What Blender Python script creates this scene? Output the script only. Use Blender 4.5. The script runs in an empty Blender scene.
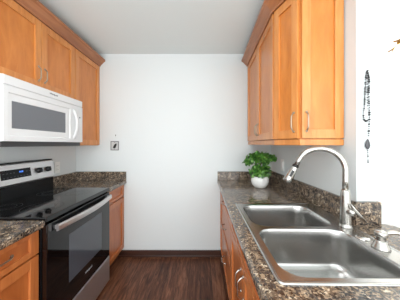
import bpy, bmesh, math, random
from mathutils import Vector, Matrix

random.seed(7)
S = bpy.context.scene
C = S.collection
PI = math.pi

# ------------------------------------------------------------------ camera, sky, lights, exposure
D = 2.26            # distance from the camera to the back wall
EYE = 1.354
cam = bpy.data.cameras.new('camera')
cam.lens = 36.0 * 187 / 400
cam.sensor_width = 36.0
cam.shift_x = 0.0
cam.shift_y = -6 / 400
cam.clip_start = 0.02
camo = bpy.data.objects.new('camera', cam)
camo.location = (0, 0, EYE)
camo.rotation_euler = (PI / 2, 0, 0)
C.objects.link(camo)
S.camera = camo

W = bpy.data.worlds.new('sky'); S.world = W
W.use_nodes = True
bg = W.node_tree.nodes['Background']
bg.inputs[0].default_value = (0.95, 0.985, 0.99, 1)
bg.inputs[1].default_value = 2.2

def area(name, loc, target, sx, sy, power, col=(1, 1, 1)):
    l = bpy.data.lights.new(name, 'AREA')
    l.shape = 'RECTANGLE'; l.size = sx; l.size_y = sy; l.energy = power; l.color = col
    o = bpy.data.objects.new(name, l)
    o.location = loc
    o.rotation_euler = (Vector(target) - Vector(loc)).to_track_quat('-Z', 'Y').to_euler()
    C.objects.link(o)
    return o

area('kitchen_top_fill', (-0.3, 0.45, 2.41), (-0.3, 0.45, 0), 0.6, 0.6, 4.5, (0.98, 0.99, 1.0))  # added fill light just under the ceiling, out of view; no fixture modelled
area('open_end_fill', (-0.3, -1.15, 1.2), (-0.3, 2, 1.7), 2.4, 2.0, 6, (0.95, 0.98, 1.0))  # added fill behind the camera, tilted slightly up to lift the ceiling
area('dining_room_fill', (1.5, 4.05, 1.4), (1.5, 0, 1.4), 0.9, 1.8, 4, (1, 1, 1))  # fill light added out of sight to brighten the dining room, no window there

S.view_settings.view_transform = 'Standard'
S.view_settings.look = 'None'
S.view_settings.exposure = 0.97
S.view_settings.gamma = 1.0
S.view_settings.use_curve_mapping = False

# ------------------------------------------------------------------ materials
def new_mat(name):
    m = bpy.data.materials.new(name); m.use_nodes = True
    nt = m.node_tree
    return m, nt, nt.nodes['Principled BSDF']

def setp(b, **k):
    for a, v in k.items():
        b.inputs[a.replace('_', ' ')].default_value = v

def lin(r, g, b):
    f = lambda c: (c / 255 / 12.92) if c / 255 <= 0.04045 else ((c / 255 + 0.055) / 1.055) ** 2.4
    return (f(r), f(g), f(b), 1)

def plain(name, col, rough=0.5, metal=0.0, spec=0.5, coat=0.0, bump=0.0, bscale=60):
    m, nt, b = new_mat(name)
    setp(b, Base_Color=col, Roughness=rough, Metallic=metal)
    b.inputs['Specular IOR Level'].default_value = spec
    b.inputs['Coat Weight'].default_value = coat
    tc = nt.nodes.new('ShaderNodeTexCoord')
    n = nt.nodes.new('ShaderNodeTexNoise'); n.inputs['Scale'].default_value = bscale
    nt.links.new(tc.outputs['Object'], n.inputs['Vector'])
    if bump:
        bp = nt.nodes.new('ShaderNodeBump'); bp.inputs['Strength'].default_value = bump
        bp.inputs['Distance'].default_value = 0.002
        nt.links.new(n.outputs['Fac'], bp.inputs['Height'])
        nt.links.new(bp.outputs['Normal'], b.inputs['Normal'])
    else:
        mr = nt.nodes.new('ShaderNodeMapRange')
        mr.inputs['To Min'].default_value = max(0.0, rough - 0.03); mr.inputs['To Max'].default_value = rough + 0.03
        nt.links.new(n.outputs['Fac'], mr.inputs['Value'])
        nt.links.new(mr.outputs['Result'], b.inputs['Roughness'])
    return m

def ramp(nt, stops, interp='LINEAR'):
    r = nt.nodes.new('ShaderNodeValToRGB'); cr = r.color_ramp; cr.interpolation = interp
    while len(cr.elements) < len(stops): cr.elements.new(0.5)
    for e, (p, c) in zip(cr.elements, stops):
        e.position = p; e.color = c
    return r

def wood(name, dark, mid, light, rough=0.33, stretch=(14, 14, 1.2), bump=0.05):
    m, nt, b = new_mat(name)
    tc = nt.nodes.new('ShaderNodeTexCoord')
    mp = nt.nodes.new('ShaderNodeMapping'); mp.inputs['Scale'].default_value = stretch
    n = nt.nodes.new('ShaderNodeTexNoise'); n.inputs['Scale'].default_value = 2.2
    n.inputs['Detail'].default_value = 7; n.inputs['Roughness'].default_value = 0.62
    n.inputs['Distortion'].default_value = 0.6
    nt.links.new(tc.outputs['Object'], mp.inputs['Vector']); nt.links.new(mp.outputs['Vector'], n.inputs['Vector'])
    r = ramp(nt, [(0.3, dark), (0.52, mid), (0.75, light)])
    nt.links.new(n.outputs['Fac'], r.inputs['Fac'])
    nt.links.new(r.outputs['Color'], b.inputs['Base Color'])
    setp(b, Roughness=rough)
    b.inputs['Coat Weight'].default_value = 0.25
    b.inputs['Coat Roughness'].default_value = 0.22
    bp = nt.nodes.new('ShaderNodeBump'); bp.inputs['Strength'].default_value = bump; bp.inputs['Distance'].default_value = 0.002
    nt.links.new(n.outputs['Fac'], bp.inputs['Height']); nt.links.new(bp.outputs['Normal'], b.inputs['Normal'])
    return m

M = {}
M['wall'] = plain('wall_paint', lin(215, 220, 221), 0.55, bump=0.12, bscale=140)
M['wall_bright'] = plain('wall_paint_white', lin(240, 240, 239), 0.55, bump=0.1, bscale=140)
M['ceiling'] = plain('ceiling_paint', lin(226, 233, 233), 0.8, bump=0.2, bscale=160)
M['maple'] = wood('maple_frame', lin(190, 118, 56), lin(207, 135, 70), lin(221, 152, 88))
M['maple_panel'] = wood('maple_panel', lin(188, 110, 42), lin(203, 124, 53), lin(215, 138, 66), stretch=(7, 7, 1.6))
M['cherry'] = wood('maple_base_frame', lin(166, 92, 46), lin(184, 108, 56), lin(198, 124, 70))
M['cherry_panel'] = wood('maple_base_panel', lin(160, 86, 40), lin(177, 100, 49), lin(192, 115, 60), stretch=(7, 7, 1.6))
M['crown'] = wood('maple_crown', lin(146, 88, 50), lin(164, 103, 62), lin(180, 118, 74), stretch=(9, 1.2, 9))
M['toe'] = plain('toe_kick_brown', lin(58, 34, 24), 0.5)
M['nickel'] = plain('brushed_nickel', lin(190, 187, 182), 0.22, 1.0)
M['pull_nickel'] = plain('dull_nickel', lin(168, 154, 136), 0.34, 1.0)
M['chrome'] = plain('polished_steel', lin(214, 213, 210), 0.14, 1.0)
M['blackplastic'] = plain('black_plastic', lin(16, 16, 18), 0.35)
M['blackglass'] = plain('black_glass', lin(7, 7, 9), 0.05, spec=0.62)
M['blackenamel'] = plain('black_enamel', lin(10, 10, 12), 0.22, spec=0.3)
M['displayblack'] = plain('black_display_panel', lin(16, 16, 20), 0.3, spec=0.2)
M['plate_grey'] = plain('grey_metal_plate', lin(196, 196, 196), 0.35, 0.2)
M['plate_frame'] = plain('darker_grey_metal', lin(122, 122, 124), 0.35, 0.3)
M['ovenwindow'] = plain('oven_window_glass', lin(72, 76, 84), 0.1, spec=0.7)
M['mwwhite'] = plain('white_enamel', lin(226, 227, 228), 0.22)
M['mwgrey'] = plain('microwave_screen', lin(112, 115, 121), 0.4)
M['darkgrey'] = plain('dark_grey_paint', lin(58, 58, 60), 0.5)
M['white_plastic'] = plain('white_plastic', lin(236, 236, 234), 0.35)
M['ceramic'] = plain('white_ceramic', lin(232, 232, 230), 0.25, bump=0.6, bscale=75)
M['soil'] = plain('soil', lin(48, 36, 26), 0.9, bump=0.6)
M['bark'] = plain('bark', lin(70, 50, 34), 0.8, bump=0.6)
M['bead_dark'] = plain('dark_beads', lin(44, 42, 44), 0.25)
M['bead_grey'] = plain('grey_stone', lin(66, 66, 70), 0.3)
M['logo'] = plain('logo_grey', lin(70, 72, 78), 0.3)
M['logo_silver'] = plain('logo_silver', lin(170, 170, 172), 0.4)
M['brass'] = plain('aged_brass', lin(150, 108, 52), 0.35, 0.9)

def emis(name, col, strength, base=(0.02, 0.02, 0.02, 1)):
    m, nt, b = new_mat(name)
    setp(b, Base_Color=base)
    b.inputs['Emission Color'].default_value = col; b.inputs['Emission Strength'].default_value = strength
    return m
M['display'] = emis('blue_display_digits', lin(80, 140, 255), 1.0)
M['shade'] = emis('lit_glass_shade', lin(255, 226, 140), 0.9, lin(255, 240, 200))

def stainless(name, col, rough, stretch):
    m, nt, b = new_mat(name)
    setp(b, Base_Color=col, Metallic=1.0, Roughness=rough)
    if not stretch: return m
    tc = nt.nodes.new('ShaderNodeTexCoord')
    mp = nt.nodes.new('ShaderNodeMapping'); mp.inputs['Scale'].default_value = stretch
    n = nt.nodes.new('ShaderNodeTexNoise'); n.inputs['Scale'].default_value = 3; n.inputs['Detail'].default_value = 4
    nt.links.new(tc.outputs['Object'], mp.inputs['Vector']); nt.links.new(mp.outputs['Vector'], n.inputs['Vector'])
    mr = nt.nodes.new('ShaderNodeMapRange')
    mr.inputs['To Min'].default_value = rough - 0.015; mr.inputs['To Max'].default_value = rough + 0.02
    nt.links.new(n.outputs['Fac'], mr.inputs['Value']); nt.links.new(mr.outputs['Result'], b.inputs['Roughness'])
    return m
M['sink'] = stainless('sink_stainless', lin(188, 187, 185), 0.25, None)
M['steel'] = stainless('appliance_stainless', lin(216, 216, 217), 0.38, (60, 3, 60))

def granite():
    m, nt, b = new_mat('brown_speckled_granite')
    tc = nt.nodes.new('ShaderNodeTexCoord')
    ns = nt.nodes.new('ShaderNodeTexNoise'); ns.inputs['Scale'].default_value = 55; ns.inputs['Detail'].default_value = 3
    mx = nt.nodes.new('ShaderNodeVectorMath'); mx.operation = 'MULTIPLY_ADD'
    mx.inputs[1].default_value = (0.02, 0.02, 0.02)
    nt.links.new(tc.outputs['Object'], ns.inputs['Vector'])
    nt.links.new(ns.outputs['Color'], mx.inputs[0]); nt.links.new(tc.outputs['Object'], mx.inputs[2])
    v = nt.nodes.new('ShaderNodeTexVoronoi'); v.inputs['Scale'].default_value = 150
    nt.links.new(mx.outputs['Vector'], v.inputs['Vector'])
    sx = nt.nodes.new('ShaderNodeSeparateColor')
    nt.links.new(v.outputs['Color'], sx.inputs['Color'])
    cl = nt.nodes.new('ShaderNodeTexNoise'); cl.inputs['Scale'].default_value = 26; cl.inputs['Detail'].default_value = 3
    nt.links.new(tc.outputs['Object'], cl.inputs['Vector'])
    ad = nt.nodes.new('ShaderNodeMath'); ad.operation = 'MULTIPLY_ADD'; ad.inputs[1].default_value = 0.55
    sb = nt.nodes.new('ShaderNodeMath'); sb.operation = 'MULTIPLY_ADD'; sb.inputs[1].default_value = 0.8; sb.inputs[2].default_value = -0.17
    nt.links.new(cl.outputs['Fac'], sb.inputs[0])
    nt.links.new(sx.outputs['Red'], ad.inputs[0]); nt.links.new(sb.outputs['Value'], ad.inputs[2])
    r = ramp(nt, [(0.0, lin(28, 25, 24)), (0.24, lin(54, 48, 44)), (0.36, lin(98, 83, 70)), (0.48, lin(128, 112, 95)),
                  (0.57, lin(70, 65, 62)), (0.67, lin(152, 131, 108)), (0.8, lin(198, 184, 163))], 'CONSTANT')
    nt.links.new(ad.outputs['Value'], r.inputs['Fac'])
    nt.links.new(r.outputs['Color'], b.inputs['Base Color'])
    setp(b, Roughness=0.13)
    b.inputs['Specular IOR Level'].default_value = 0.8
    return m
M['granite'] = granite()

def floor_mat():
    m, nt, b = new_mat('dark_walnut_planks')
    tc = nt.nodes.new('ShaderNodeTexCoord')
    mp = nt.nodes.new('ShaderNodeMapping'); mp.inputs['Rotation'].default_value = (0, 0, PI / 2)
    nt.links.new(tc.outputs['Object'], mp.inputs['Vector'])
    br = nt.nodes.new('ShaderNodeTexBrick')
    br.inputs['Scale'].default_value = 1.0; br.inputs['Brick Width'].default_value = 1.1; br.inputs['Row Height'].default_value = 0.115
    br.inputs['Mortar Size'].default_value = 0.0012; br.inputs['Bias'].default_value = 0.0
    br.inputs['Color1'].default_value = (0, 0, 0, 1); br.inputs['Color2'].default_value = (1, 1, 1, 1); br.inputs['Mortar'].default_value = (0, 0, 0, 1)
    br.offset = 0.37
    nt.links.new(mp.outputs['Vector'], br.inputs['Vector'])
    m2 = nt.nodes.new('ShaderNodeMapping'); m2.inputs['Scale'].default_value = (19, 2.4, 1)
    nt.links.new(tc.outputs['Object'], m2.inputs['Vector'])
    off = nt.nodes.new('ShaderNodeVectorMath'); off.operation = 'MULTIPLY_ADD'; off.inputs[1].default_value = (7, 9, 3)
    nt.links.new(br.outputs['Color'], off.inputs[0]); nt.links.new(m2.outputs['Vector'], off.inputs[2])
    n = nt.nodes.new('ShaderNodeTexNoise'); n.inputs['Scale'].default_value = 2.0; n.inputs['Detail'].default_value = 8
    n.inputs['Roughness'].default_value = 0.65; n.inputs['Distortion'].default_value = 0.8
    nt.links.new(off.outputs['Vector'], n.inputs['Vector'])
    sx = nt.nodes.new('ShaderNodeSeparateColor'); nt.links.new(br.outputs['Color'], sx.inputs['Color'])
    a = nt.nodes.new('ShaderNodeMath'); a.operation = 'MULTIPLY_ADD'; a.inputs[1].default_value = 0.14
    s = nt.nodes.new('ShaderNodeMath'); s.operation = 'ADD'; s.inputs[1].default_value = -0.07
    nt.links.new(n.outputs['Fac'], s.inputs[0]); nt.links.new(sx.outputs['Red'], a.inputs[0]); nt.links.new(s.outputs['Value'], a.inputs[2])
    r = ramp(nt, [(0.24, lin(44, 24, 16)), (0.46, lin(84, 50, 34)), (0.6, lin(112, 72, 51)), (0.8, lin(146, 100, 74))])
    nt.links.new(a.outputs['Value'], r.inputs['Fac'])
    mixn = nt.nodes.new('ShaderNodeMix'); mixn.data_type = 'RGBA'
    nt.links.new(br.outputs['Fac'], mixn.inputs['Factor'])
    nt.links.new(r.outputs['Color'], mixn.inputs['A']); mixn.inputs['B'].default_value = lin(26, 15, 12)
    nt.links.new(mixn.outputs['Result'], b.inputs['Base Color'])
    setp(b, Roughness=0.36)
    b.inputs['Specular IOR Level'].default_value = 0.28
    bp = nt.nodes.new('ShaderNodeBump'); bp.inputs['Strength'].default_value = 0.12; bp.inputs['Distance'].default_value = 0.002
    nt.links.new(n.outputs['Fac'], bp.inputs['Height']); nt.links.new(bp.outputs['Normal'], b.inputs['Normal'])
    return m
M['floor'] = floor_mat()
M['baseboard'] = wood('dark_baseboard', lin(46, 26, 20), lin(62, 36, 27), lin(80, 48, 36), stretch=(1.5, 14, 14))

def leaf_mat():
    m, nt, b = new_mat('glossy_green_leaves')
    tc = nt.nodes.new('ShaderNodeTexCoord')
    n = nt.nodes.new('ShaderNodeTexNoise'); n.inputs['Scale'].default_value = 38
    nt.links.new(tc.outputs['Object'], n.inputs['Vector'])
    r = ramp(nt, [(0.3, lin(26, 70, 20)), (0.5, lin(62, 116, 36)), (0.7, lin(132, 176, 84))])
    nt.links.new(n.outputs['Fac'], r.inputs['Fac']); nt.links.new(r.outputs['Color'], b.inputs['Base Color'])
    setp(b, Roughness=0.4)
    return m
M['leaf'] = leaf_mat()

# ------------------------------------------------------------------ mesh helpers
def join_tmp(bm, t):
    me = bpy.data.meshes.new('tmp'); t.to_mesh(me); t.free(); bm.from_mesh(me); bpy.data.meshes.remove(me)

def box(bm, x0, x1, y0, y1, z0, z1, bev=0.0, mi=0, mat=None, seg=2):
    t = bmesh.new()
    bmesh.ops.create_cube(t, size=1)
    bmesh.ops.transform(t, matrix=Matrix.Translation(((x0 + x1) / 2, (y0 + y1) / 2, (z0 + z1) / 2)) @
                        Matrix.Diagonal((abs(x1 - x0), abs(y1 - y0), abs(z1 - z0), 1)), verts=t.verts)
    if bev:
        bmesh.ops.bevel(t, geom=t.edges[:], offset=bev, segments=seg, profile=0.6, affect='EDGES')
    for f in t.faces: f.material_index = mi
    if mat is not None: bmesh.ops.transform(t, matrix=mat, verts=t.verts)
    join_tmp(bm, t)

def prism(bm, pts, z0, z1, bev=0.0, mi=0):
    t = bmesh.new()
    lo = [t.verts.new((x, y, z0)) for x, y in pts]; hi = [t.verts.new((x, y, z1)) for x, y in pts]
    t.faces.new(lo[::-1]); t.faces.new(hi)
    n = len(pts)
    for i in range(n): t.faces.new((lo[i], lo[(i + 1) % n], hi[(i + 1) % n], hi[i]))
    bmesh.ops.recalc_face_normals(t, faces=t.faces[:])
    if bev: bmesh.ops.bevel(t, geom=t.edges[:], offset=bev, segments=2, profile=0.6, affect='EDGES')
    for f in t.faces: f.material_index = mi
    join_tmp(bm, t)

def loft(bm, rings, cap0=True, cap1=True, mi=0, closed=True, smooth=True):
    vs = [[bm.verts.new(p) for p in r] for r in rings]
    n = len(rings[0])
    for a, b in zip(vs, vs[1:]):
        for i in range(n if closed else n - 1):
            f = bm.faces.new((a[i], a[(i + 1) % n], b[(i + 1) % n], b[i])); f.smooth = smooth; f.material_index = mi
    if cap0: f = bm.faces.new(vs[0][::-1]); f.material_index = mi
    if cap1: f = bm.faces.new(vs[-1]); f.material_index = mi
    return vs

def tube(bm, path, rad, n=12, mi=0, flat=1.0, up=None):
    P = [Vector(p) for p in path]
    R = rad if isinstance(rad, (list, tuple)) else [rad] * len(P)
    rings = []; pu = Vector(up) if up else None
    for i, p in enumerate(P):
        t = (P[min(i + 1, len(P) - 1)] - P[max(i - 1, 0)]).normalized()
        if pu is None:
            pu = Vector((0, 0, 1)) if abs(t.z) < 0.9 else Vector((1, 0, 0))
        u = (pu - t * pu.dot(t)).normalized(); w = t.cross(u)
        pu = u
        rings.append([p + (u * math.cos(2 * PI * k / n) + w * flat * math.sin(2 * PI * k / n)) * R[i] for k in range(n)])
    loft(bm, rings, mi=mi)
    bmesh.ops.recalc_face_normals(bm, faces=bm.faces[:])

def lathe(bm, prof, c=(0, 0, 0), n=28, mi=0, axis=None):
    rings = []
    q = Vector((0, 0, 1)).rotation_difference(Vector(axis).normalized()) if axis is not None else None
    for r, z in prof:
        ring = []
        for k in range(n):
            v = Vector((r * math.cos(2 * PI * k / n), r * math.sin(2 * PI * k / n), z))
            if q: v = q @ v
            ring.append(v + Vector(c))
        rings.append(ring)
    loft(bm, rings, mi=mi)
    bmesh.ops.recalc_face_normals(bm, faces=bm.faces[:])

def rrect(x0, x1, y0, y1, r, z, n=7):
    out = []
    for cx, cy, a0 in ((x1 - r, y1 - r, 0), (x0 + r, y1 - r, PI / 2), (x0 + r, y0 + r, PI), (x1 - r, y0 + r, 1.5 * PI)):
        for k in range(n + 1):
            a = a0 + PI / 2 * k / n
            out.append((cx + r * math.cos(a), cy + r * math.sin(a), z))
    return out

def fill(bm, loops, mi=0):
    es = []
    for l in loops:
        vs = [v if isinstance(v, bmesh.types.BMVert) else bm.verts.new(v) for v in l]
        for i in range(len(vs)):
            a, b = vs[i], vs[(i + 1) % len(vs)]
            e = bm.edges.get((a, b)) or bm.edges.new((a, b)); es.append(e)
    g = bmesh.ops.triangle_fill(bm, edges=es, use_beauty=True, use_dissolve=False)
    fs = [x for x in g['geom'] if isinstance(x, bmesh.types.BMFace)]
    for f in fs: f.material_index = mi
    return fs

def obj(name, bm, mats, parent=None, smooth=False):
    me = bpy.data.meshes.new(name)
    bm.to_mesh(me); bm.free()
    for m in (mats if isinstance(mats, (list, tuple)) else [mats]): me.materials.append(m)
    if smooth:
        for p in me.polygons: p.use_smooth = True
    o = bpy.data.objects.new(name, me); C.objects.link(o)
    if parent is not None: o.parent = parent
    return o

def tag(o, label, cat, group=None):
    o['label'] = label; o['category'] = cat
    if group: o['group'] = group
    return o

def thing(name, label, cat, loc=(0, 0, 0), rz=0.0, group=None):
    o = bpy.data.objects.new(name, None); C.objects.link(o)
    o.empty_display_size = 0.05
    o.location = loc; o.rotation_euler = (0, 0, rz)
    return tag(o, label, cat, group)

def struct(name, bm, m, parent=None):
    o = obj(name, bm, m, parent)
    if parent is None: o['kind'] = 'structure'
    return o

def B(): return bmesh.new()

def text_mesh(name, body, size, mat, parent, M4, italic=0.0, depth=0.0006):
    cu = bpy.data.curves.new(name, 'FONT'); cu.body = body; cu.size = size
    cu.align_x = 'CENTER'; cu.align_y = 'CENTER'; cu.extrude = depth; cu.shear = italic
    t = bpy.data.objects.new(name, cu); C.objects.link(t)
    bpy.context.view_layer.update()
    me = bpy.data.meshes.new_from_object(t.evaluated_get(bpy.context.evaluated_depsgraph_get()))
    bpy.data.objects.remove(t); bpy.data.curves.remove(cu)
    me.transform(M4); me.materials.clear(); me.materials.append(mat)
    o = bpy.data.objects.new(name, me); C.objects.link(o); o.parent = parent
    return o

def basis(p, u, n):
    """local x along u, local y along -n (into the face), z up; local -y looks out of the face"""
    u = Vector(u).normalized(); n = Vector(n).normalized()
    m = Matrix.Identity(4)
    z = Vector((0, 0, 1))
    for i in range(3):
        m[i][0] = u[i]; m[i][1] = -n[i]; m[i][2] = z[i]; m[i][3] = p[i]
    return m

def text_basis(p, u, n):
    u = Vector(u).normalized(); n = Vector(n).normalized(); m = Matrix.Identity(4)
    for i in range(3):
        m[i][0] = u[i]; m[i][1] = (0, 0, 1)[i]; m[i][2] = n[i]; m[i][3] = p[i]
    return m

def pull(parent, mat4, x, z, length, vertical, mat, standoff=0.02, r=0.0042, name='handle'):
    bm = B(); N = 14; path = []
    for k in range(N + 1):
        s = k / N
        off = -standoff * min(1.0, 1.25 * math.sin(PI * s) ** 0.55) if 0 < s < 1 else 0.004
        a = (s - 0.5) * length
        path.append((x, off, z + a) if vertical else (x + a, off, z))
    tube(bm, path, r, 8)
    for s in (-1, 1):
        c = (x, 0, z + s * length / 2) if vertical else (x + s * length / 2, 0, z)
        lathe(bm, [(0.0001, 0.0), (0.008, 0.0), (0.008, 0.003), (0.005, 0.006)], c, 10, axis=(0, -1, 0))
    bmesh.ops.transform(bm, matrix=mat4, verts=bm.verts)
    return obj(name, bm, mat, parent, True)

def shaker(parent, mat4, w, h, mats, name='door', st=0.052, rl=0.055, th=0.02, rec=0.011):
    """door standing on the face z 0..h, x 0..w ; front face at y=-th"""
    bm = B()
    for x0, x1 in ((0, st), (w - st, w)): box(bm, x0, x1, -th, 0, 0, h, 0.002, 0)
    for z0, z1 in ((0, rl), (h - rl, h)): box(bm, st + 0.0004, w - st - 0.0004, -th + 0.0005, 0, z0, z1, 0.002, 0)
    box(bm, st - 0.002, w - st + 0.002, -th + rec, -0.002, rl - 0.002, h - rl + 0.002, 0, 1)
    bmesh.ops.transform(bm, matrix=mat4, verts=bm.verts)
    return obj(name, bm, mats, parent)

# ------------------------------------------------------------------ the room
XL, XR = -1.496, 0.862
CEIL = 2.442
bm = B(); box(bm, -1.7, 2.2, -1.2, 4.2, -0.06, 0); struct('floor', bm, M['floor'])
bm = B(); box(bm, -1.7, 2.2, -1.2, 4.2, CEIL, CEIL + 0.06); struct('ceiling', bm, M['ceiling'])
bm = B(); box(bm, XL - 0.1, 0.985, D, D + 0.1, 0, CEIL); struct('wall_back', bm, M['wall'])
bm = B(); box(bm, XL - 0.1, XL, -1.2, D, 0, CEIL); struct('wall_left', bm, M['wall'])
bm = B(); box(bm, XR, 0.985, 1.03, D, 0, CEIL, 0.003); struct('wall_right', bm, M['wall'])
bm = B(); box(bm, 0.875, 0.985, -0.6, 1.03, 0, 0.874); struct('wall_pass_through', bm, M['wall_bright'])
bm = B(); box(bm, 2.0, 2.1, -1.2, 4.2, 0, CEIL); struct('wall_dining', bm, M['wall_bright'])
bm = B(); box(bm, 0.985, 2.0, 4.1, 4.2, 0, CEIL); struct('wall_dining_back', bm, M['wall_bright'])
bm = B()
box(bm, -1.02, 0.33, D - 0.014, D, 0.0, 0.076, 0.003)
box(bm, -0.98, 0.31, D - 0.026, D - 0.014, 0.0, 0.018, 0.004)
struct('baseboard_back', bm, M['baseboard'])

# ------------------------------------------------------------------ frames of the two rows of base units
class Frame:
    def __init__(s, ox, oy, deg):
        s.o = Vector((ox, oy, 0)); s.a = math.radians(deg); s.m = Matrix.Translation(s.o) @ Matrix.Rotation(s.a, 4, 'Z')
    def w(s, x, y, z=0.0): return s.m @ Vector((x, y, z))
L = Frame(-0.878, D - 0.004, -0.2)
R = Frame(0.207, D - 0.004, -0.97)
TOP = 0.92
LX = Vector((1, 0, 0)); LYn = Vector((0, -1, 0))

# --- base cabinets on the left; root-local coordinates: x 0 = counter front, y 0 = back end
def base_left(name, label, y0, y1, drawer_handle, door_handle):
    w = abs(y1 - y0)
    t = thing(name, label, 'cabinet', L.w(0, y0), L.a)
    bm = B()
    box(bm, -0.585, -0.056, -w, 0, 0.1, 0.878, 0.001)
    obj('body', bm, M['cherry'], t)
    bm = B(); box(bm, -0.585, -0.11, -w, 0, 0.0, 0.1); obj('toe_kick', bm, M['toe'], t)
    m4 = basis((-0.056, -w + 0.006, 0.735), (0, 1, 0), (1, 0, 0))
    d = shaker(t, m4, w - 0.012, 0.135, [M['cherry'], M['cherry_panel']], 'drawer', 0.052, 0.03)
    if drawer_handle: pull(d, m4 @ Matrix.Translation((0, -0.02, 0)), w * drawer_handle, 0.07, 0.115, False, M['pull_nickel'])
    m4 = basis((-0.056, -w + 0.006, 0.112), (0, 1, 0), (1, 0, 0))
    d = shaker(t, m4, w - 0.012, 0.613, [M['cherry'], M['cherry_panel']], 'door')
    if door_handle: pull(d, m4 @ Matrix.Translation((0, -0.02, 0)), w * door_handle, 0.52, 0.1, True, M['pull_nickel'])
    return t

base_left('base_cabinet', 'narrow brown base cabinet between black range and back wall, below dark granite', 0.0, -0.428, 0, 0)
base_left('base_cabinet', 'brown wooden base cabinet nearest the camera, left of black range, with drawer pull', -1.185, -1.74, 0.6, 0)

def slab(name, pts, hole=None, z0=TOP - 0.042, z1=TOP, bev=0.013):
    bm = B()
    fs = fill(bm, [[(x, y, z1) for x, y in pts]] + ([[(x, y, z1) for x, y in hole]] if hole else []))
    bmesh.ops.recalc_face_normals(bm, faces=bm.faces[:])
    if bm.faces[:][0].normal.z < 0: bmesh.ops.reverse_faces(bm, faces=bm.faces[:])
    g = bmesh.ops.extrude_face_region(bm, geom=bm.faces[:])
    vs = [v for v in g['geom'] if isinstance(v, bmesh.types.BMVert)]
    bmesh.ops.translate(bm, verts=vs, vec=(0, 0, z0 - z1))
    bmesh.ops.recalc_face_normals(bm, faces=bm.faces[:])
    o = obj(name, bm, M['granite'])
    md = o.modifiers.new('round', 'BEVEL'); md.width = bev; md.segments = 3; md.limit_method = 'ANGLE'; md.angle_limit = math.radians(40)
    return o

def lw(x, y): v = L.w(x, y); return (v.x, v.y)
def rw(x, y): v = R.w(x, y); return (v.x, v.y)

# granite counter in the far left corner with its splashes
t = thing('countertop', 'dark granite counter corner between range and back wall', 'countertop')
s1 = slab('slab', [(XL + 0.001, D - 0.001), (XL + 0.001, 1.84), lw(0, -0.429), (-0.883, D - 0.001)]); s1.parent = t
bm = B(); box(bm, XL + 0.001, XL + 0.021, 1.842, D - 0.022, TOP, TOP + 0.102, 0.003); obj('side_splash', bm, M['granite'], t)
bm = B(); box(bm, XL + 0.001, -0.887, D - 0.021, D - 0.001, TOP, TOP + 0.102, 0.003); obj('back_splash', bm, M['granite'], t)
t = thing('countertop', 'granite counter nearest the camera, left of the range', 'countertop')
s1 = slab('slab', [(XL + 0.001, 1.07), (XL + 0.001, 0.3), lw(0, -1.95), lw(0, -1.184)]); s1.parent = t
bm = B(); box(bm, XL + 0.001, XL + 0.021, 0.3, 1.055, TOP, TOP + 0.102, 0.003); obj('side_splash', bm, M['granite'], t)

# ------------------------------------------------------------------ range
RW = 0.749
rg = thing('range', 'black and stainless electric range with arched silver oven handle', 'stove', L.w(0, -0.433), L.a)
bm = B()
box(bm, -0.575, -0.03, -RW, 0, 0.03, 0.9, 0.003)
obj('body', bm, M['blackenamel'], rg)
for x in (-0.5, -0.1):
    for y in (-0.06, -RW + 0.06):
        bm = B(); lathe(bm, [(0.016, 0), (0.018, 0.004), (0.012, 0.032)], (x, y, 0), 12); obj('leg', bm, M['blackplastic'], rg)
bm = B(); box(bm, -0.575, -0.002, -RW, 0, 0.9, 0.93, 0.007, seg=3)
cooktop = obj('cooktop', bm, M['blackglass'], rg)
for x, y, r in ((-0.18, -0.2, 0.09), (-0.18, -0.56, 0.115), (-0.42, -0.2, 0.09), (-0.42, -0.56, 0.075)):
    bm = B()
    for q in (r, r * 0.62):
        loft(bm, [[(x + rr_ * math.cos(2 * PI * k / 48), y + rr_ * math.sin(2 * PI * k / 48), zz) for k in range(48)]
                  for rr_, zz in ((q - 0.0015, 0.93005), (q - 0.001, 0.9303), (q + 0.001, 0.9303), (q + 0.0015, 0.93005))], False, False)
    bmesh.ops.recalc_face_normals(bm, faces=bm.faces[:])
    obj('burner_ring', bm, M['darkgrey'], cooktop)
# oven door
bm = B(); box(bm, -0.03, 0.0, -RW + 0.003, -0.003, 0.275, 0.886, 0.006, seg=3)
od = obj('oven_door', bm, M['blackglass'], rg)
bm = B(); box(bm, -0.004, 0.0008, -RW + 0.185, -0.15, 0.42, 0.745, 0.0006); obj('oven_window', bm, M['ovenwindow'], od)
bm = B(); path = []
for k in range(21):
    s = k / 20
    path.append((0.022 + 0.03 * math.sin(PI * s), -RW + 0.055 + (RW - 0.075) * s, 0.848))
rings = []
for (x, y, z) in path:
    rings.append([(x - 0.008, y, z - 0.02), (x + 0.002, y, z - 0.02), (x + 0.008, y, z - 0.012), (x + 0.008, y, z + 0.012), (x + 0.002, y, z + 0.02), (x - 0.008, y, z + 0.02)])
loft(bm, rings, smooth=False)
for y in (-RW + 0.075, -0.04): box(bm, -0.004, 0.03, y - 0.012, y + 0.012, 0.835, 0.861, 0.003)
bmesh.ops.recalc_face_normals(bm, faces=bm.faces[:])
obj('handle', bm, M['steel'], od)
text_mesh('logo', 'Whirlpool', 0.022, M['logo_silver'], od, text_basis((0.0006, -RW / 2 + 0.03, 0.362), (0, 1, 0), (1, 0, 0)), 0.2)
bm = B(); box(bm, -0.03, 0.0, -RW + 0.003, -0.003, 0.035, 0.268, 0.005, seg=3)
obj('storage_drawer', bm, M['steel'], rg)
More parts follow.
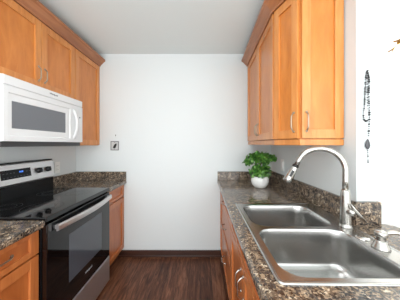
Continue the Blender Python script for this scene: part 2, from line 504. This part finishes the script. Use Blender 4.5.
# backguard: black lower step and slanted stainless console
bm = B(); box(bm, -0.6, -0.535, -RW, -0.02, 0.93, 1.045, 0.004); obj('backguard_base', bm, M['blackenamel'], rg)
bm = B()
pr = [(-0.6, 1.04), (-0.53, 1.04), (-0.522, 1.052), (-0.545, 1.196), (-0.556, 1.206), (-0.6, 1.206)]
loft(bm, [[(x, -0.02, z) for x, z in pr], [(x, -RW, z) for x, z in pr]], smooth=False)
bmesh.ops.recalc_face_normals(bm, faces=bm.faces[:])
con = obj('control_console', bm, M['steel'], rg)
bm = B(); box(bm, -0.6, -0.55, -RW - 0.001, -0.019, 1.204, 1.212, 0.002); obj('console_cap', bm, M['blackenamel'], con)
slope = math.atan2(0.023, 0.144)
cm = basis((-0.5335, 0, 1.124), (0, 1, 0), (math.cos(slope), 0, math.sin(slope)))
for i in range(3):   # make local z follow the console slope
    cm[i][2] = (-math.sin(slope), 0, math.cos(slope))[i]
bm = B(); box(bm, -0.5, -0.262, -0.0015, 0.004, -0.034, 0.036, 0.001, mat=cm)
for r_ in range(2):
    for c_ in range(9):
        x = -0.48 + 0.026 * c_
        if abs(x + 0.345) < 0.04 and r_ == 1: continue
        box(bm, x - 0.006, x + 0.006, -0.0022, 0.001, -0.022 + r_ * 0.03, -0.018 + r_ * 0.03, mi=1, mat=cm)
dp = obj('display', bm, [M['displayblack'], M['logo']], con)
text_mesh('clock_digits', '8:08', 0.019, M['display'], dp, cm @ Matrix.Translation((-0.345, -0.0018, 0.012)) @ Matrix.Rotation(PI / 2, 4, 'X'))
for x in (-0.19, -0.095, -0.57, -0.665):
    bm = B()
    lathe(bm, [(0.023, 0.0), (0.024, 0.008), (0.021, 0.024), (0.017, 0.027)], (0, 0, 0), 20, axis=(0, -1, 0))
    box(bm, -0.005, 0.005, -0.036, -0.02, -0.02, 0.02, 0.002)
    bmesh.ops.transform(bm, matrix=cm @ Matrix.Translation((x, 0, 0.0)), verts=bm.verts)
    obj('knob', bm, M['blackplastic'], con)

# ------------------------------------------------------------------ upper cabinets, left
def upper_left(label, y0, y1, z0, z1, nd, handles):
    t = thing('wall_cabinet', label, 'cabinet', (XL, y0, z0))
    w = y1 - y0; h = z1 - z0; fx = -1.229 - XL
    bm = B(); box(bm, 0.002, fx, 0.0, w, 0, h, 0.001); obj('body', bm, M['maple'], t)
    dw = (w - 0.004 * (nd + 1)) / nd
    for i in range(nd):
        m4 = basis((fx, 0.004 + i * (dw + 0.004), 0.006), (0, 1, 0), (1, 0, 0))
        d = shaker(t, m4, dw, h - 0.018, [M['maple'], M['maple_panel']], 'door')
        if handles[i] is not None:
            pull(d, m4 @ Matrix.Translation((0, -0.02, 0)), dw - 0.026 if handles[i] else 0.026, 0.11, 0.105, True, M['pull_nickel'])
    return t

upper_left('maple wall cabinet with two doors above white microwave', 1.05, 1.808, 1.766, 2.297, 2, (True, False))
upper_left('tall maple wall cabinet between white microwave and back wall', 1.812, D - 0.003, 1.338, 2.297, 1, (None,))

CROWN = [(-0.03, -0.006), (0.008, -0.008), (0.01, 0.004), (0.022, 0.014), (0.04, 0.034), (0.052, 0.046), (0.062, 0.05), (0.066, 0.056), (0.066, 0.072), (-0.03, 0.072)]
def crown(label, pts, z, side):
    """pts: polyline of the cabinet face; side=+1 if outward is to the right of travel"""
    P = [Vector((p[0], p[1])) for p in pts]
    nrm = []
    for a, b in zip(P, P[1:]):
        d = (b - a).normalized(); nrm.append(Vector((d.y, -d.x)) * side)
    rings = []
    for i, p in enumerate(P):
        if i == 0: m = nrm[0]; k = 1
        elif i == len(P) - 1: m = nrm[-1]; k = 1
        else:
            m = (nrm[i - 1] + nrm[i]).normalized(); k = 1 / max(0.3, m.dot(nrm[i]))
        rings.append([(p.x + m.x * o * k, p.y + m.y * o * k, z + h) for o, h in CROWN])
    bm = B(); loft(bm, rings, smooth=False)
    bmesh.ops.recalc_face_normals(bm, faces=bm.faces[:])
    return tag(obj('crown_moulding', bm, M['crown']), label, 'moulding')
crown('brown crown moulding along the top of the cabinets above the microwave', [(-1.209, D - 0.002), (-1.209, 1.02)], 2.297, -1)

# ------------------------------------------------------------------ microwave
mw = thing('microwave', 'white over-the-range microwave mounted under maple cabinets', 'microwave', (XL, 1.081, 1.358))
MX = -1.137 - XL; MWW = 0.727; MH = 0.404
bm = B(); box(bm, 0.002, MX - 0.045, 0, MWW, 0.012, MH, 0.003); obj('body', bm, M['mwwhite'], mw)
bm = B(); box(bm, 0.002, MX - 0.02, 0.004, MWW - 0.004, -0.022, 0.012, 0.001); ub = obj('underside_panel', bm, M['darkgrey'], mw)
for y in (0.2, 0.53):
    bm = B(); box(bm, 0.1, 0.24, y - 0.09, y + 0.09, -0.025, -0.02, 0.001); obj('grease_filter', bm, M['steel'], ub)
bm = B(); box(bm, MX - 0.043, MX - 0.006, 0, MWW, 0.345, MH, 0.003)
box(bm, MX - 0.012, MX, 0, MWW, 0.349, MH, 0.004)
obj('vent_strip', bm, M['mwwhite'], mw)
text_mesh('logo', 'Whirlpool', 0.019, M['logo'], mw, text_basis((MX + 0.0004, 0.373, 0.38), (0, 1, 0), (1, 0, 0)), 0.15)
bm = B()
# door: rounded front frame around a recessed window
box(bm, MX - 0.043, MX - 0.012, 0.0, MWW, 0.012, 0.343, 0.003)
def frame_rect(bm, y0, y1, z0, z1, iy0, iy1, iz0, iz1, x0, x1):
    fr = lambda x: [(x, y0, z0), (x, y1, z0), (x, y1, z1), (x, y0, z1)]
    ir = lambda x, e=0: [(x, iy0 + e, iz0 + e), (x, iy1 - e, iz0 + e), (x, iy1 - e, iz1 - e), (x, iy0 + e, iz1 - e)]
    loft(bm, [fr(x0), fr(x1), ir(x1, -0.006), ir(x1 - 0.006), ir(x0)], False, False, smooth=False)
frame_rect(bm, 0.0, MWW, 0.014, 0.343, 0.035, 0.555, 0.05, 0.3, MX - 0.013, MX)
frame_rect(bm, 0.034, 0.556, 0.049, 0.301, 0.06, 0.51, 0.095, 0.255, MX - 0.02, MX - 0.006)
bmesh.ops.recalc_face_normals(bm, faces=bm.faces[:])
dr = obj('door', bm, M['mwwhite'], mw)
bm = B(); box(bm, MX - 0.018, MX - 0.0085, 0.056, 0.514, 0.09, 0.26, 0.001); obj('window', bm, M['mwgrey'], dr)
bm = B(); path = []; rad = []
for k in range(17):
    s = k / 16
    path.append((MX - 0.004 + 0.034 * math.sin(PI * s) ** 0.8, 0.607, 0.045 + 0.26 * s)); rad.append(0.0105)
tube(bm, path, rad, 12, flat=1.5, up=(1, 0, 0)); obj('handle', bm, M['mwwhite'], dr, True)
bm = B(); lathe(bm, [(0.0075, 0), (0.0075, 0.0012), (0.006, 0.002)], (MX - 0.0005, 0.688, 0.245), 14, axis=(1, 0, 0)); obj('indicator', bm, M['logo'], mw)

# ------------------------------------------------------------------ upper cabinets, right
P0, P1, P2, P3 = Vector((0.568, D - 0.003)), Vector((0.518, 1.331)), Vector((0.590, 1.11)), Vector((0.8595, 1.11))
Z0, Z1 = 1.346, 2.297
def inset(p, q, d):
    t = (q - p).normalized(); n = Vector((-t.y, t.x))   # to the inside (left of travel P0->P3)
    return n * d
def face_basis(p, q, z):
    u = (q - p).normalized(); n = Vector((u.y, -u.x))
    # travel P0->P3: outward lies to the right of travel
    return basis((p.x, p.y, z), (u.x, u.y, 0), (n.x, n.y, 0)), (q - p).length
n01 = inset(P0, P1, 0.021); n12 = inset(P1, P2, 0.021); n23 = Vector((0, 0.021))
def meet(a, da, b, db):
    # intersection of two lines
    den = da.x * db.y - da.y * db.x
    s = ((b.x - a.x) * db.y - (b.y - a.y) * db.x) / den
    return a + da * s
Q0 = P0 + n01; Q1 = meet(P0 + n01, P1 - P0, P1 + n12, P2 - P1); Q2 = meet(P1 + n12, P2 - P1, P2 + n23, P3 - P2); Q3 = P3 + n23
BX = XR - 0.002
t = thing('wall_cabinet', 'maple wall cabinet with two doors at back wall above potted plant', 'cabinet', (0, 0, 0))
bm = B(); prism(bm, [(Q0.x, Q0.y), (Q1.x, Q1.y + 0.001), (BX, Q1.y + 0.001), (BX, Q0.y)], Z0 + 0.038, Z1, 0.001); obj('body', bm, M['maple'], t)
bm = B(); prism(bm, [(P0.x + 0.012, P0.y), (P1.x + 0.012, P1.y + 0.001), (BX, P1.y + 0.001), (BX, P0.y)], Z0, Z0 + 0.037, 0.003); obj('light_rail', bm, M['maple'], t)
mb, ln = face_basis(Q0, Q1, Z0 + 0.042)
dh = Z1 - 0.012 - (Z0 + 0.042)
w1 = 0.485
d = shaker(t, mb @ Matrix.Translation((0.02, 0, 0)), w1 - 0.02, dh, [M['maple'], M['maple_panel']])
pull(d, mb @ Matrix.Translation((0, -0.02, 0)), w1 - 0.026, 0.1, 0.105, True, M['pull_nickel'])
d = shaker(t, mb @ Matrix.Translation((w1 + 0.004, 0, 0)), ln - w1 - 0.008, dh, [M['maple'], M['maple_panel']])
pull(d, mb @ Matrix.Translation((0, -0.02, 0)), w1 + 0.03, 0.1, 0.105, True, M['pull_nickel'])
t = thing('wall_cabinet', 'angled maple end cabinet above the faucet with two pulls side by side', 'cabinet', (0, 0, 0))
bm = B(); prism(bm, [(Q1.x, Q1.y), (Q2.x, Q2.y), (Q3.x, Q3.y), (BX, Q1.y)], Z0 + 0.038, Z1, 0.001); obj('body', bm, M['maple'], t)
bm = B(); prism(bm, [(P1.x + 0.012, P1.y - 0.001), (P2.x + 0.008, P2.y + 0.008), (P3.x, P3.y + 0.006), (BX, P1.y - 0.001)], Z0, Z0 + 0.037, 0.003); obj('light_rail', bm, M['maple'], t)
mb, ln = face_basis(Q1, Q2, Z0 + 0.042)
d = shaker(t, mb @ Matrix.Translation((0.008, 0, 0)), ln - 0.01, dh, [M['maple'], M['maple_panel']], st=0.046)
pull(d, mb @ Matrix.Translation((0, -0.02, 0)), ln - 0.028, 0.1, 0.115, True, M['pull_nickel'])
mb, ln = face_basis(Q2, Q3, Z0 + 0.042)
d = shaker(t, mb @ Matrix.Translation((0.002, 0, 0)), ln - 0.006, dh, [M['maple'], M['maple_panel']], st=0.052)
pull(d, mb @ Matrix.Translation((0, -0.02, 0)), 0.028, 0.1, 0.115, True, M['pull_nickel'])
crown('brown crown moulding along the top of the cabinets above the sink counter', [(P0.x, P0.y), (P1.x, P1.y), (P2.x, P2.y), (P3.x, P3.y)], 2.297, 1)

# ------------------------------------------------------------------ right counter, base cabinets, sink
def base_right(label, y0, y1):
    t = thing('base_cabinet', label, 'cabinet', R.w(0, y0), R.a)
    w = abs(y1 - y0)
    bm = B(); box(bm, 0.056, 0.075, -w, 0, 0.1, 0.878, 0.001)
    box(bm, 0.075, 0.62, -0.018, 0, 0.1, 0.878); box(bm, 0.075, 0.62, -w, -w + 0.018, 0.1, 0.878); box(bm, 0.075, 0.62, -w + 0.018, -0.018, 0.1, 0.118); 
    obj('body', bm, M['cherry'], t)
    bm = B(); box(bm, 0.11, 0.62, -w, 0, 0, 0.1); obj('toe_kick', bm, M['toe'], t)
    return t, w
t, w = base_right('brown base cabinet with three stacked drawers at back wall', 0.0, -0.855)
MM = [M['cherry'], M['cherry_panel']]
for z0, z1 in ((0.735, 0.87), (0.43, 0.727), (0.112, 0.422)):
    m4 = basis((0.056, -0.004, z0), (0, -1, 0), (-1, 0, 0))
    d = shaker(t, m4, w - 0.008, z1 - z0, MM, 'drawer', 0.052, 0.03)
    pull(d, m4 @ Matrix.Translation((0, -0.02, 0)), 0.5, (z1 - z0) / 2, 0.115, False, M['nickel'], 0.03)
t, w = base_right('brown sink base cabinet with double doors beneath stainless sink', -0.857, -1.70)
m4 = basis((0.056, -0.004, 0.735), (0, -1, 0), (-1, 0, 0))
shaker(t, m4, w - 0.008, 0.135, MM, 'false_front', 0.052, 0.03)
for i in range(2):
    dw = (w - 0.012) / 2
    m4 = basis((0.056, -0.004 - i * (dw + 0.004), 0.112), (0, -1, 0), (-1, 0, 0))
    d = shaker(t, m4, dw, 0.613, MM, 'door')
    pull(d, m4 @ Matrix.Translation((0, -0.02, 0)), dw - 0.028 if i == 0 else 0.028, 0.51, 0.115, True, M['nickel'], 0.03)

SX0, SX1, SY0, SY1 = 0.061, 0.617, -1.682, -0.892        # sink outline in frame R
t = thing('countertop', 'long granite counter with stainless sink set into it, on the right', 'countertop')
hole = [rw(x, y) for x, y in ((SX0 + 0.02, SY0 + 0.02), (SX1 - 0.02, SY0 + 0.02), (SX1 - 0.02, SY1 - 0.02), (SX0 + 0.02, SY1 - 0.02))]
outl = [rw(0, 0.002), rw(0, -2.25), (1.10, -0.02), (1.075, 0.85), (1.04, 0.99), (0.998, 1.027), (XR - 0.001, 1.027), (XR - 0.001, D - 0.001)]
s1 = slab('slab', outl, hole); s1.parent = t
bm = B(); box(bm, rw(0, 0)[0] + 0.004, XR - 0.022, D - 0.021, D - 0.001, TOP, TOP + 0.104, 0.003); obj('back_splash', bm, M['granite'], t)
bm = B(); box(bm, XR - 0.021, XR - 0.001, 1.028, D - 0.001, TOP, TOP + 0.116, 0.003); obj('side_splash', bm, M['granite'], t)
bm = B(); box(bm, XR - 0.021, 0.978, 1.006, 1.0275, TOP, TOP + 0.12, 0.003); obj('end_splash', bm, M['granite'], t)

sk = thing('sink', 'stainless steel double-bowl sink set into granite counter', 'sink', R.w(0, 0, TOP), R.a)
BOWLS = [(0.097, 0.53, -1.275, -0.942), (0.097, 0.53, -1.652, -1.305)]
bm = B()
def orr(o, z): return rrect(SX0 + o, SX1 - o, SY0 + o, SY1 - o, max(0.022 - o * 0.5, 0.008), z, 5)
vs = loft(bm, [orr(0.003, -0.004), orr(0, 0.001), orr(0.001, 0.004), orr(0.004, 0.0065), orr(0.009, 0.0065), orr(0.014, 0.004)], False, False)
inner = vs[-1]
loops = [inner]
bl = []
for b in BOWLS: bl.append([bm.verts.new(p) for p in rrect(*b, 0.075, 0.004, 8)])
for f in fill(bm, loops + bl): f.smooth = False
bmesh.ops.recalc_face_normals(bm, faces=bm.faces[:])
obj('rim', bm, M['sink'], sk)
for b in BOWLS:
    bm = B()
    def rr(o, z, r): return rrect(b[0] + o, b[1] - o, b[2] + o, b[3] - o, r, z, 8)
    rings = [rr(0, 0.004, 0.075), rr(0.002, 0.001, 0.074), rr(0.0045, -0.006, 0.073), rr(0.007, -0.06, 0.07), rr(0.010, -0.145, 0.066)]
    for k in range(1, 7):
        a = PI / 2 * k / 6
        rings.append(rr(0.010 + 0.038 * (1 - math.cos(a)), -0.145 - 0.038 * math.sin(a), max(0.066 - 0.03 * (1 - math.cos(a)), 0.02)))
    cx, cy = (b[0] + b[1]) / 2, (b[2] + b[3]) / 2
    last = rings[-1]
    for s, z in ((0.6, -0.1855), (0.3, -0.188)):
        rings.append([(cx + (p[0] - cx) * s, cy + (p[1] - cy) * s, z) for p in last])
    loft(bm, rings, False, True)
    for f in bm.faces: f.normal_flip()
    bmesh.ops.recalc_face_normals(bm, faces=bm.faces[:])
    # normals must look into the bowl
    if max(bm.faces, key=lambda f: -f.calc_center_median().z).normal.z < 0: bmesh.ops.reverse_faces(bm, faces=bm.faces[:])
    bo = obj('bowl', bm, M['sink'], sk)
    bm = B(); lathe(bm, [(0.043, -0.1878), (0.043, -0.1855), (0.038, -0.1845), (0.03, -0.187), (0.012, -0.187), (0.011, -0.181), (0.004, -0.180)], (cx, cy, 0), 24)
    obj('drain', bm, M['chrome'], bo, True)

DK = TOP + 0.0042
# faucet
fx, fy = 0.757, 0.973
fc = thing('faucet', 'tall brushed nickel pull-down faucet with gooseneck spout', 'faucet', (fx, fy, DK))
bm = B(); lathe(bm, [(0.029, 0), (0.029, 0.004), (0.0265, 0.01), (0.025, 0.02), (0.024, 0.1), (0.0225, 0.16), (0.020, 0.186), (0.0145, 0.194)], (0, 0, 0), 28)
obj('body', bm, M['nickel'], fc, True)
u = Vector((-0.915, 0.40, 0)).normalized()
RA = 0.1125; zc = 1.217 - DK
path = [Vector((0, 0, 0.19)), Vector((0, 0, 0.24))]
TH = math.radians(157)
for k in range(25):
    a = TH * k / 24
    path.append(u * (RA * (1 - math.cos(a))) + Vector((0, 0, zc + RA * math.sin(a))))
tl = (path[-1] - path[-2]).normalized()
path.append(path[-1] + tl * 0.03)
bm = B(); tube(bm, path, 0.0142, 16); sp = obj('spout', bm, M['nickel'], fc, True)
e = path[-1]
bm = B(); lathe(bm, [(0.0155, 0), (0.0168, 0.002), (0.0168, 0.009), (0.0155, 0.01)], e, 20, axis=tl); obj('joint_ring', bm, M['blackplastic'], sp, True)
e2 = e + tl * 0.01
bm = B(); lathe(bm, [(0.0155, 0), (0.0175, 0.006), (0.0205, 0.04), (0.0245, 0.078), (0.025, 0.094), (0.0215, 0.097)], e2, 24, axis=tl)
hd = obj('spray_head', bm, M['nickel'], sp, True)
bm = B()
side = (Vector((-0.4, -1, 0)) - tl * Vector((-0.4, -1, 0)).dot(tl)).normalized(); q = tl.cross(side)
mm = Matrix.Identity(4)
cc = e2 + tl * 0.042 + side * 0.0205
for i in range(3): mm[i][0] = q[i]; mm[i][1] = side[i]; mm[i][2] = tl[i]; mm[i][3] = cc[i]
box(bm, -0.0065, 0.0065, -0.005, 0.004, -0.02, 0.02, 0.002, mat=mm); obj('spray_button', bm, M['blackplastic'], hd)
bm = B(); lathe(bm, [(0.018, 0.0), (0.018, 0.004), (0.004, 0.0045)], e2 + tl * 0.0955, 20, axis=tl); obj('spray_face', bm, M['darkgrey'], hd)
bm = B(); hz = 1.008 - DK
lathe(bm, [(0.019, 0.012), (0.0195, 0.028), (0.0165, 0.042), (0.009, 0.047)], (0, 0, hz), 20, axis=(0.35, -1, 0))
hub = obj('valve_hub', bm, M['nickel'], fc, True)
bm = B()
hp = Vector((0.35, -1, 0)).normalized() * 0.04
tube(bm, [hp + Vector((-0.018, 0, hz + 0.045)), hp + Vector((-0.004, -0.004, hz + 0.022)), hp + Vector((0.02, -0.008, hz - 0.008)), hp + Vector((0.046, -0.012, hz - 0.038))], [0.008, 0.012, 0.012, 0.009], 12, flat=0.55, up=(0, -1, 0))
obj('lever', bm, M['nickel'], hub, True)

# hole cover and soap dispenser
bm = B(); lathe(bm, [(0.027, 0), (0.027, 0.003), (0.024, 0.006), (0.01, 0.0075), (0.002, 0.0078)], (0, 0, 0), 28)
o = tag(obj('sink_hole_cover', bm, M['chrome'], None, True), 'small round metal disc on sink rim between faucet and soap dispenser', 'hole cover'); o.location = (0.741, 0.852, DK)
sd = thing('soap_dispenser', 'brushed metal soap dispenser with curved spout on sink rim', 'soap dispenser', (0.747, 0.772, DK))
bm = B(); lathe(bm, [(0.031, 0), (0.031, 0.004), (0.028, 0.01), (0.021, 0.026), (0.019, 0.034)], (0, 0, 0), 24); obj('base', bm, M['nickel'], sd, True)
bm = B(); lathe(bm, [(0.0165, 0.032), (0.0165, 0.048), (0.021, 0.05), (0.0225, 0.056), (0.0225, 0.066), (0.02, 0.07), (0.005, 0.072)], (0, 0, 0), 24)
ph = obj('pump_head', bm, M['nickel'], sd, True)
bm = B(); tube(bm, [(0.012, 0, 0.058), (0.03, -0.002, 0.064), (0.055, -0.006, 0.066), (0.078, -0.01, 0.06), (0.09, -0.012, 0.046)], [0.009, 0.0085, 0.008, 0.0075, 0.007], 12)
obj('spout', bm, M['nickel'], ph, True)

# ------------------------------------------------------------------ plant
pl = thing('potted_plant', 'green leafy plant in round white ceramic pot on counter', 'plant', (0.603, 1.885, TOP))
bm = B(); lathe(bm, [(0.05, 0), (0.057, 0.004), (0.077, 0.03), (0.085, 0.058), (0.084, 0.085), (0.076, 0.108), (0.072, 0.112), (0.068, 0.108), (0.07, 0.1)], (0, 0, 0), 40)
pot = obj('pot', bm, M['ceramic'], pl, True)
bm = B(); lathe(bm, [(0.069, 0.094), (0.069, 0.1), (0.03, 0.103)], (0, 0, 0), 24); obj('soil', bm, M['soil'], pot)
bm = B()
tube(bm, [(0.0, 0, 0.098), (0.01, 0, 0.14), (-0.008, 0.0, 0.19), (0.012, 0, 0.24), (0.0, 0, 0.30)], [0.012, 0.01, 0.008, 0.007, 0.004], 8)
for a, h, r_ in ((0.3, 0.15, 0.07), (2.2, 0.16, 0.07), (4.0, 0.15, 0.07), (0.1, 0.26, 0.1), (1.9, 0.27, 0.08), (3.3, 0.26, 0.1), (5.0, 0.27, 0.08)):
    tube(bm, [(0, 0, h - 0.03), (0.5 * r_ * math.cos(a), 0.5 * r_ * math.sin(a), h), (r_ * math.cos(a), r_ * math.sin(a), h + 0.015)], [0.005, 0.004, 0.002], 6)
obj('trunk', bm, M['bark'], pl, True)
def foliage(name, clumps, count, size):
    bm = B(); rnd = random.Random(len(clumps) * 31 + count)
    for _ in range(count):
        cx, cy, cz, rx, rz = rnd.choice(clumps)
        while True:
            v = Vector((rnd.uniform(-1, 1), rnd.uniform(-1, 1), rnd.uniform(-1, 1)))
            if 0.2 < v.length < 1: break
        v = v.normalized() * (v.length ** 0.5) * rnd.uniform(0.85, 1.25)
        p = Vector((cx + v.x * rx, cy + v.y * rx, cz + v.z * rz))
        out = Vector((v.x, v.y, v.z * 0.7 + 0.45)).normalized()
        t_ = Vector((rnd.uniform(-1, 1), rnd.uniform(-1, 1), rnd.uniform(-0.9, 0.5)))
        out = (out + Vector((rnd.uniform(-1, 1), rnd.uniform(-1, 1), rnd.uniform(-1, 1))) * 0.75).normalized()
        t_ = (t_ - out * t_.dot(out)).normalized(); b_ = out.cross(t_)
        s = size * rnd.uniform(0.7, 1.25); wd = s * 0.36
        pts = [p, p + t_ * s * 0.3 + b_ * wd, p + t_ * s * 0.7 + b_ * wd * 0.8, p + t_ * s - out * s * 0.15, p + t_ * s * 0.7 - b_ * wd * 0.8, p + t_ * s * 0.3 - b_ * wd]
        md_ = p + t_ * s * 0.5 - out * s * 0.08
        V = [bm.verts.new(x) for x in pts]; mdv = bm.verts.new(md_)
        for i in range(6): bm.faces.new((V[i], V[(i + 1) % 6], mdv)).smooth = True
    return obj(name, bm, M['leaf'], pl)
foliage('foliage', [(-0.06, 0, 0.15, 0.045, 0.04), (0.06, 0.0, 0.145, 0.045, 0.038), (0, -0.05, 0.15, 0.05, 0.04), (0.0, 0.04, 0.16, 0.055, 0.04), (-0.035, -0.02, 0.195, 0.045, 0.03), (0.035, -0.02, 0.19, 0.045, 0.03)], 420, 0.036)
foliage('foliage', [(-0.118, 0, 0.262, 0.03, 0.022), (-0.09, -0.02, 0.285, 0.045, 0.03), (-0.03, -0.03, 0.30, 0.055, 0.034), (0.035, -0.03, 0.302, 0.055, 0.032), (0.09, 0.0, 0.295, 0.045, 0.026), (0.13, 0.0, 0.292, 0.03, 0.018), (0.0, 0.05, 0.30, 0.07, 0.03), (-0.02, 0, 0.33, 0.05, 0.018), (0.05, 0.01, 0.262, 0.035, 0.018)], 620, 0.038)

# ------------------------------------------------------------------ wall fittings
ol = thing('wall_outlet', 'white wall outlet beside stainless range console', 'outlet', (XL, 1.955, 1.108))
bm = B(); box(bm, 0.0005, 0.006, -0.036, 0.036, -0.058, 0.058, 0.002); obj('plate', bm, M['white_plastic'], ol)
for z in (-0.02, 0.02):
    bm = B(); box(bm, 0.005, 0.0085, -0.017, 0.017, z - 0.014, z + 0.014, 0.002); f = obj('receptacle', bm, M['white_plastic'], ol)
    bm = B()
    for y in (-0.006, 0.006): box(bm, 0.0083, 0.0089, y - 0.001, y + 0.001, z - 0.005, z + 0.005)
    obj('slot', bm, M['darkgrey'], f)
sw = thing('light_switch', 'white light switch on right wall behind the plant', 'switch', (XR, 1.95, 1.135))
bm = B(); box(bm, -0.006, -0.0005, -0.036, 0.036, -0.06, 0.06, 0.002); obj('plate', bm, M['white_plastic'], sw)
bm = B(); box(bm, -0.0105, -0.005, -0.016, 0.016, -0.033, 0.033, 0.002); obj('rocker', bm, M['white_plastic'], sw)
wp = thing('phone_jack_plate', 'square metal wall plate with dark fitting on white back wall', 'wall plate', (-1.028, D, 1.333))
bm = B(); box(bm, -0.05, 0.05, -0.005, -0.0005, -0.056, 0.056, 0.002)
for x0, x1, z0, z1 in ((-0.05, -0.04, -0.056, 0.056), (0.04, 0.05, -0.056, 0.056), (-0.04, 0.04, 0.046, 0.056), (-0.04, 0.04, -0.056, -0.046)):
    box(bm, x0, x1, -0.009, -0.004, z0, z1, 0.002, 1)
obj('plate', bm, [M['plate_grey'], M['plate_frame']], wp)
bm = B()
t_ = bmesh.new()
A = [(-0.022, -0.028), (0.008, -0.03), (0.024, 0.012), (0.02, 0.03), (-0.004, 0.012)]
v0 = [t_.verts.new((x, -0.012, z)) for x, z in A]; v1 = [t_.verts.new((x, -0.004, z)) for x, z in A]
t_.faces.new(v0); t_.faces.new(v1[::-1])
for i in range(5): t_.faces.new((v0[i], v0[(i + 1) % 5], v1[(i + 1) % 5], v1[i]))
bmesh.ops.recalc_face_normals(t_, faces=t_.faces[:]); join_tmp(bm, t_)
obj('jack', bm, M['blackplastic'], wp)
for z in (-0.038, 0.038):
    bm = B(); lathe(bm, [(0.005, 0), (0.005, 0.002), (0.003, 0.003)], (0, -0.005, z), 12, axis=(0, -1, 0))
    obj('screw', bm, M['nickel'], wp)
bm = B(); tube(bm, [(0, -0.0005, 0.004), (0.001, -0.009, 0.002), (0.001, -0.013, -0.006), (0.002, -0.012, 0.012)], 0.0032, 8)
o = tag(obj('wall_hook', bm, M['darkgrey'], None, True), 'tiny dark hook on back wall above square metal plate', 'hook'); o.location = (-1.017, D, 1.455)

# necklace on the end of the wall
K = 1.03 / 187
nk = thing('necklace', 'dark beaded necklace with grey drop pendant hanging on white wall end', 'necklace', ((366.2 - 200) * K, 1.03, EYE + (144 - 71) * K))
def nl(px, py): return Vector(((px - 366.2) * K, -0.007, (71 - py) * K))
def strand(name, pts, gap, rad, mat, vary=0.3, seed=1):
    rnd = random.Random(seed); bm = B()
    for a, b in zip(pts, pts[1:]):
        n = max(1, round((b - a).length / gap))
        for k in range(n):
            p = a.lerp(b, k / n); r = rad * rnd.uniform(1 - vary, 1 + vary)
            bmesh.ops.create_icosphere(bm, subdivisions=2, radius=r, matrix=Matrix.Translation(p))
    return obj(name, bm, mat, nk, True)
strand('bead_strand', [nl(366, 71), nl(364.6, 78), nl(364, 90), nl(363.4, 105), nl(362.3, 114), nl(362.8, 119.5), nl(365, 121.5), nl(367.2, 120)], 0.0095, 0.0040, M['bead_dark'], 0.3, 3)
strand('bead_strand', [nl(366.4, 71.5), nl(368, 80), nl(367.6, 95), nl(368.4, 108), nl(368.2, 122), nl(367.4, 138)], 0.012, 0.0049, M['bead_dark'], 0.35, 5)
strand('bead_strand', [nl(366, 76), nl(366.2, 90), nl(366.4, 103), nl(367, 112)], 0.015, 0.0036, M['bead_grey'], 0.3, 8)
bm = B(); c = nl(366.3, 0)
lathe(bm, [(0.002, nl(0, 149.5).z), (0.009, nl(0, 148.3).z), (0.0145, nl(0, 145.6).z), (0.0115, nl(0, 142.5).z), (0.006, nl(0, 140.2).z), (0.002, nl(0, 139).z)], (c.x, -0.009, 0), 18)
for v in bm.verts: v.co.y = -0.009 + (v.co.y + 0.009) * 0.45
obj('pendant', bm, M['bead_grey'], nk, True)
strand('tassel_beads', [nl(366.6, 150.5), nl(367, 158), nl(367, 164)], 0.011, 0.0036, M['bead_dark'], 0.3, 9)
bm = B(); tube(bm, [(0, -0.0005, 0.004), (0, -0.013, 0.003), (0, -0.015, 0.01)], 0.002, 8)
o = tag(obj('picture_hook', bm, M['nickel'], None, True), 'small hook at top of wall end holding the necklace', 'hook'); o.location = nk.location + Vector((0, 0, -0.004))

# chandelier in the room beyond
ch = thing('chandelier', 'brass chandelier with lit glass shades in bright room beyond', 'chandelier', (1.73, 1.5, CEIL))
bm = B(); lathe(bm, [(0.06, -0.001), (0.06, -0.012), (0.02, -0.03), (0.007, -0.035), (0.007, -0.12), (0.03, -0.135), (0.035, -0.17), (0.012, -0.2), (0.002, -0.21)], (0, 0, 0), 24); obj('stem', bm, M['brass'], ch, True)
for k in range(5):
    a = PI + 2 * PI * k / 5; ca, sa = math.cos(a), math.sin(a)
    bm = B(); tube(bm, [(r_ * ca, r_ * sa, z) for r_, z in ((0.02, -0.16), (0.06, -0.2), (0.1, -0.235), (0.145, -0.26), (0.175, -0.268))], 0.006, 8)
    lathe(bm, [(0.018, -0.262), (0.02, -0.285), (0.012, -0.29)], (0.125 * ca, 0.125 * sa, 0), 14)
    ar = obj('arm', bm, M['brass'], ch, True)
    bm = B(); lathe(bm, [(0.018, -0.288), (0.03, -0.305), (0.042, -0.335), (0.05, -0.355), (0.046, -0.355), (0.026, -0.31)], (0.125 * ca, 0.125 * sa, 0), 20)
    obj('glass_shade', bm, M['shade'], ar, True)

pt = bpy.data.lights.new('chandelier_bulbs', 'POINT'); pt.energy = 6; pt.color = (1, 0.95, 0.86); pt.shadow_soft_size = 0.12
po = bpy.data.objects.new('chandelier_bulbs', pt); po.location = (1.73, 1.5, 1.98); C.objects.link(po)
